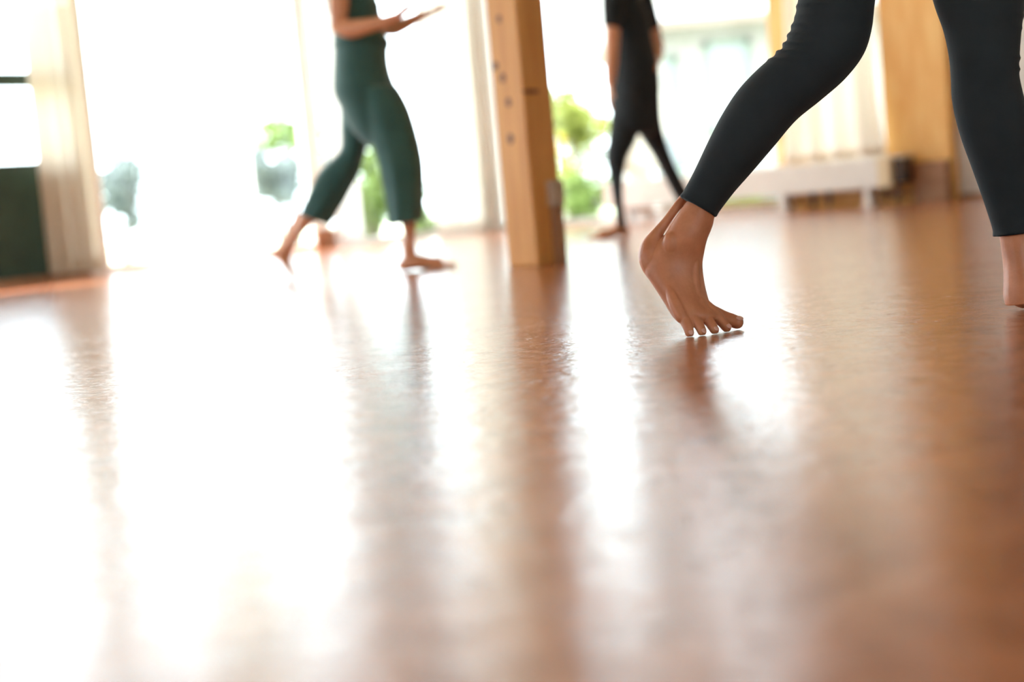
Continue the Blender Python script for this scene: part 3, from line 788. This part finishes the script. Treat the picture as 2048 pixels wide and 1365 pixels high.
# trunk and thighs under the clothes
limb(bm, [(690, -140, 724, -140, 6.48, .10), (676, -60, 736, -60, 6.48, .12), (672, 20, 742, 20, 6.48, .12), (676, 75, 765, 75, 6.48, .125), (674, 130, 768, 130, 6.48, .15), (675, 180, 775, 180, 6.48, .15), (690, 230, 780, 230, 6.48, .12)], 24, 3)
limb(bm, [(720, 200, 790, 200, 6.42, .075), (760, 290, 820, 290, 6.39, .06), (785, 380, 830, 380, 6.38, .05), (800, 440, 832, 440, 6.375, .042), (808, 475, 830, 475, 6.37, .033), (811, 505, 832, 505, 6.37, .033), (813, 528, 838, 525, 6.37, .03)], 24, 3)
limb(bm, [(690, 200, 750, 200, 6.54, .075), (682, 290, 728, 285, 6.57, .06), (668, 345, 705, 365, 6.59, .052), (630, 385, 668, 410, 6.62, .045), (600, 428, 640, 436, 6.64, .046), (588, 460, 612, 460, 6.65, .035), (568, 488, 588, 494, 6.66, .03), (549, 508, 583, 512, 6.66, .031), (556, 520, 581, 524, 6.655, .031), (570, 536, 585, 536, 6.65, .036), (577, 546, 591, 544, 6.64, .036)], 24, 3)
ball(bm, P(553, 509, 6.66), .022); tube(bm, [(P(598, 432, 6.66), .02), (P(577, 468, 6.67), .013), (P(558, 498, 6.67), .013)], 12, 3)
for k, off in enumerate((-.034, -.018, -.003, .013, .032)):
    tube(bm, [(P(580, 540, 6.65 + off), .011), (PZ(584, 6.65 + off, .017), .009), (PZ(589 + k * .5, 6.64 + off, .0085), .0078)], 10, 2)
ft = P(820, 520, 6.37)
foot_flat(bm, Vector((ft.x, 6.37, .07)), (0.97, -0.22), .225, 1, .030)
# near arm and far arm, palms turned up
limb(bm, [(662, -130, 700, -130, 6.33, .045), (658, -60, 700, -60, 6.32, .042), (657, 0, 698, 0, 6.31, .04), (659, 30, 696, 26, 6.305, .036), (661, 58, 690, 44, 6.30, .032)], 20, 3)
tube(bm, [(P(676, 52, 6.30), .036), (P(700, 58, 6.28), .040), (P(730, 53, 6.25), .034), (P(762, 46, 6.22), .026), (P(784, 38, 6.20), .0225, 1)], 16, 3)
wr = P(784, 38, 6.20)
hand(bm, wr, P(829, 12, 6.19) - wr, (-.25, -.1, 1), (-.1, -1, .35), 0.90, .06, .05)
limb(bm, [(690, -120, 728, -120, 6.66, .045), (700, -40, 738, -40, 6.67, .042), (722, 20, 760, 20, 6.67, .04), (742, 52, 768, 46, 6.66, .036)], 18, 3)
tube(bm, [(P(755, 50, 6.66), .036), (P(785, 56, 6.62), .038), (P(812, 47, 6.58), .030), (P(840, 33, 6.54), .0225)], 16, 3)
wr2 = P(838, 34, 6.54)
hand(bm, wr2, P(906, 10, 6.48) - wr2, (-.25, -.1, 1), (-.05, 1, .35), 0.94, .05, .06)
cN = P(709, -200, 6.48)
tube(bm, [(cN + Vector((0, 0, -.14)), .10), (cN + Vector((.0, 0, -.06)), .065), (cN + Vector((.01, 0, .0)), .05), (cN + Vector((.025, 0, .05)), .05)], 14, 3)
for Y_, sx in ((6.33, 680), (6.65, 708)):
    tube(bm, [(cN + Vector((0, 0, -.06)), .06), (P(sx, -150, Y_), .055), (P(sx, -120, Y_), .048)], 14, 3)
hd = cN + Vector((.045, 0, .13))
head_parts(bm, hd, (1, 0, -.05))
fuse('body', bm, SKIN_WARM, root_b, 0.005, 3, 0.5, lambda m_: cut_below(m_, 0.001))
face_children(root_b, hd, (1, 0, -.05), HAIR_BROWN, True)
# sleeveless top
bm = BM()
limb(bm, [(676, -172, 738, -165, 6.48, .11), (662, -120, 750, -115, 6.48, .155), (656, -60, 752, -60, 6.48, .15), (652, -10, 752, -12, 6.48, .145), (654, 15, 760, 12, 6.48, .145), (658, 30, 757, 30, 6.48, .14), (663, 48, 756, 48, 6.48, .132), (666, 66, 768, 64, 6.48, .132), (668, 84, 779, 82, 6.48, .137), (668, 100, 778, 98, 6.48, .142)], 32, 4)
for Y_, dy in ((6.38, -1), (6.58, 1)):      # shoulder straps
    tube(bm, [(P(690, -140, Y_ + dy * .02), .02), (P(694, -176, Y_), .022), (P(712, -178, Y_), .022), (P(730, -140, Y_), .02)], 12, 3)
fuse('top', bm, TEAL, root_b, 0.007, 2)
# wide culottes
bm = BM()
def folds(k1, amp, ph): return lambda a, t: 1 + amp * t * math.sin(k1 * a + ph + 2.0 * t)
limb(bm, [(669, 78, 777, 76, 6.48, .139), (668, 120, 777, 118, 6.48, .155), (667, 155, 784, 152, 6.48, .165), (668, 188, 796, 180, 6.47, .165), (684, 222, 812, 214, 6.46, .15), (705, 262, 820, 250, 6.44, .125), (735, 292, 828, 285, 6.42, .10)], 40, 4)
limb(bm, [(712, 180, 795, 172, 6.40, .10), (728, 235, 818, 214, 6.385, .105), (744, 290, 836, 272, 6.38, .105), (755, 325, 845, 315, 6.375, .105), (764, 365, 848, 350, 6.37, .108), (772, 405, 848, 396, 6.37, .11), (779, 451, 846, 441, 6.37, .112)], 48, 6, folds(7, .045, 0.6))
limb(bm, [(670, 165, 745, 170, 6.53, .10), (681, 215, 745, 225, 6.56, .105), (682, 262, 740, 272, 6.58, .105), (680, 300, 730, 308, 6.59, .105), (655, 325, 720, 345, 6.60, .105), (636, 345, 706, 372, 6.61, .105), (622, 373, 690, 402, 6.62, .106), (610, 402, 674, 428, 6.63, .108), (599, 427, 661, 450, 6.64, .11)], 48, 6, folds(6, .045, 2.0))
fuse('culottes', bm, TEAL, root_b, 0.007, 2)
bm = BM(); limb(bm, [(667, 80, 779, 78, 6.48, .142), (666, 96, 780, 94, 6.48, .148)], 40, 2); obj('waistband', bm, TEAL, root_b, None, True)

# ---------------- person in black tee and trousers (far)
root_c = thing('person', 'person in black t-shirt and black trousers walking barefoot beside the post', 'person', (0.72, 8.45, 0))
bm = BM()
limb(bm, [(1236, -40, 1270, -40, 8.45, .11), (1232, 20, 1280, 20, 8.45, .12), (1230, 100, 1305, 100, 8.45, .12), (1228, 170, 1310, 170, 8.45, .13), (1232, 220, 1306, 220, 8.45, .12), (1240, 245, 1296, 245, 8.45, .09)], 22, 3)
limb(bm, [(1222, 240, 1270, 240, 8.43, .08), (1218, 310, 1252, 310, 8.42, .06), (1226, 385, 1246, 385, 8.42, .05), (1233, 430, 1250, 430, 8.42, .036), (1233, 455, 1250, 455, 8.42, .035), (1234, 466, 1252, 466, 8.42, .03)], 22, 3)
limb(bm, [(1275, 240, 1315, 240, 8.55, .08), (1306, 305, 1338, 305, 8.68, .06), (1338, 370, 1360, 365, 8.80, .05), (1364, 412, 1380, 405, 8.9, .036), (1378, 432, 1392, 428, 8.92, .032)], 22, 3)
an = P(1242, 455, 8.42)
foot_flat(bm, Vector((an.x, 8.42, .07)), (-0.88, -0.35), .245, -1, .032)
an2 = P(1385, 430, 8.92)
foot_flat(bm, Vector((an2.x, 8.92, .075)), (-0.9, -0.3), .245, -1, .032)
# arm hanging at the left edge
tube(bm, [(P(1228, -20, 8.28), .058), (P(1225, 30, 8.26), .050), (P(1224, 85, 8.25), .042), (P(1222, 130, 8.22), .038), (P(1220, 165, 8.20), .028)], 16, 3)
wr = P(1220, 166, 8.20)
hand(bm, wr, P(1217, 215, 8.17) - wr, (1, 0, 0), (-.3, -1, 0), 1.0, .2, .05)
# bent arm at the right, hand on the back of the hip
tube(bm, [(P(1278, -20, 8.60), .055), (P(1298, 30, 8.62), .048), (P(1313, 84, 8.62), .040), (P(1315, 104, 8.60), .037), (P(1314, 118, 8.53), .030), (P(1311, 122, 8.46), .025)], 16, 3)
wr3 = P(1311, 122, 8.45)
hand(bm, wr3, P(1309, 134, 8.34) - wr3, (-.3, 1, -.4), (-.3, 0, 1), .85, .6, .03)
cN = P(1252, -72, 8.45)
tube(bm, [(cN + Vector((0, 0, -.12)), .11), (cN + Vector((0, 0, -.04)), .068), (cN + Vector((-.01, 0, .02)), .058), (cN + Vector((-.02, 0, .07)), .058)], 14, 3)
for q in ((1230, -28, 8.30), (1276, -26, 8.60)):
    tube(bm, [(cN + Vector((0, 0, -.06)), .07), (P(*q), .06)], 14, 2)
hd = cN + Vector((-.04, 0, .155))
head_parts(bm, hd, (-1, .2, -.1))
fuse('body', bm, SKIN_WARM, root_c, 0.006, 3, 0.5, lambda m_: cut_below(m_, 0.001))
face_children(root_c, hd, (-1, .2, -.1), HAIR_DARK, False)
bm = BM()
limb(bm, [(1232, -66, 1274, -66, 8.45, .13), (1217, -42, 1288, -40, 8.45, .20), (1213, -5, 1282, -2, 8.45, .19), (1216, 30, 1298, 32, 8.45, .17), (1222, 80, 1305, 82, 8.45, .155), (1224, 130, 1317, 132, 8.45, .155), (1224, 165, 1320, 162, 8.45, .16), (1224, 190, 1321, 186, 8.45, .162)], 32, 4)
tube(bm, [(cN + Vector((0, -.03, -.075)), .085), (P(1231, -30, 8.31), .078), (P(1226, 5, 8.27), .066), (P(1226, 44, 8.26), .060)], 16, 3)
tube(bm, [(cN + Vector((0, .03, -.075)), .085), (P(1273, -27, 8.59), .078), (P(1288, 6, 8.61), .064), (P(1302, 48, 8.615), .055)], 16, 3)
fuse('t_shirt', bm, BLACK, root_c, 0.008, 2)
bm = BM()
limb(bm, [(1224, 178, 1319, 174, 8.45, .155), (1222, 215, 1321, 212, 8.45, .16), (1221, 245, 1321, 245, 8.45, .155), (1222, 268, 1310, 268, 8.45, .12)], 32, 4)
limb(bm, [(1222, 225, 1282, 230, 8.43, .10), (1217, 272, 1274, 278, 8.42, .10), (1212, 316, 1256, 314, 8.42, .085), (1218, 352, 1248, 350, 8.42, .075), (1224, 390, 1246, 388, 8.42, .065), (1230, 430, 1248, 428, 8.42, .055), (1233, 459, 1252, 458, 8.42, .052)], 32, 5)
limb(bm, [(1262, 225, 1321, 228, 8.52, .10), (1280, 272, 1328, 266, 8.60, .095), (1302, 306, 1343, 312, 8.68, .08), (1322, 344, 1358, 346, 8.75, .07), (1340, 378, 1372, 374, 8.82, .06), (1356, 406, 1384, 398, 8.88, .052), (1370, 426, 1394, 416, 8.92, .05)], 32, 5)
fuse('trousers', bm, BLACK, root_c, 0.008, 2)
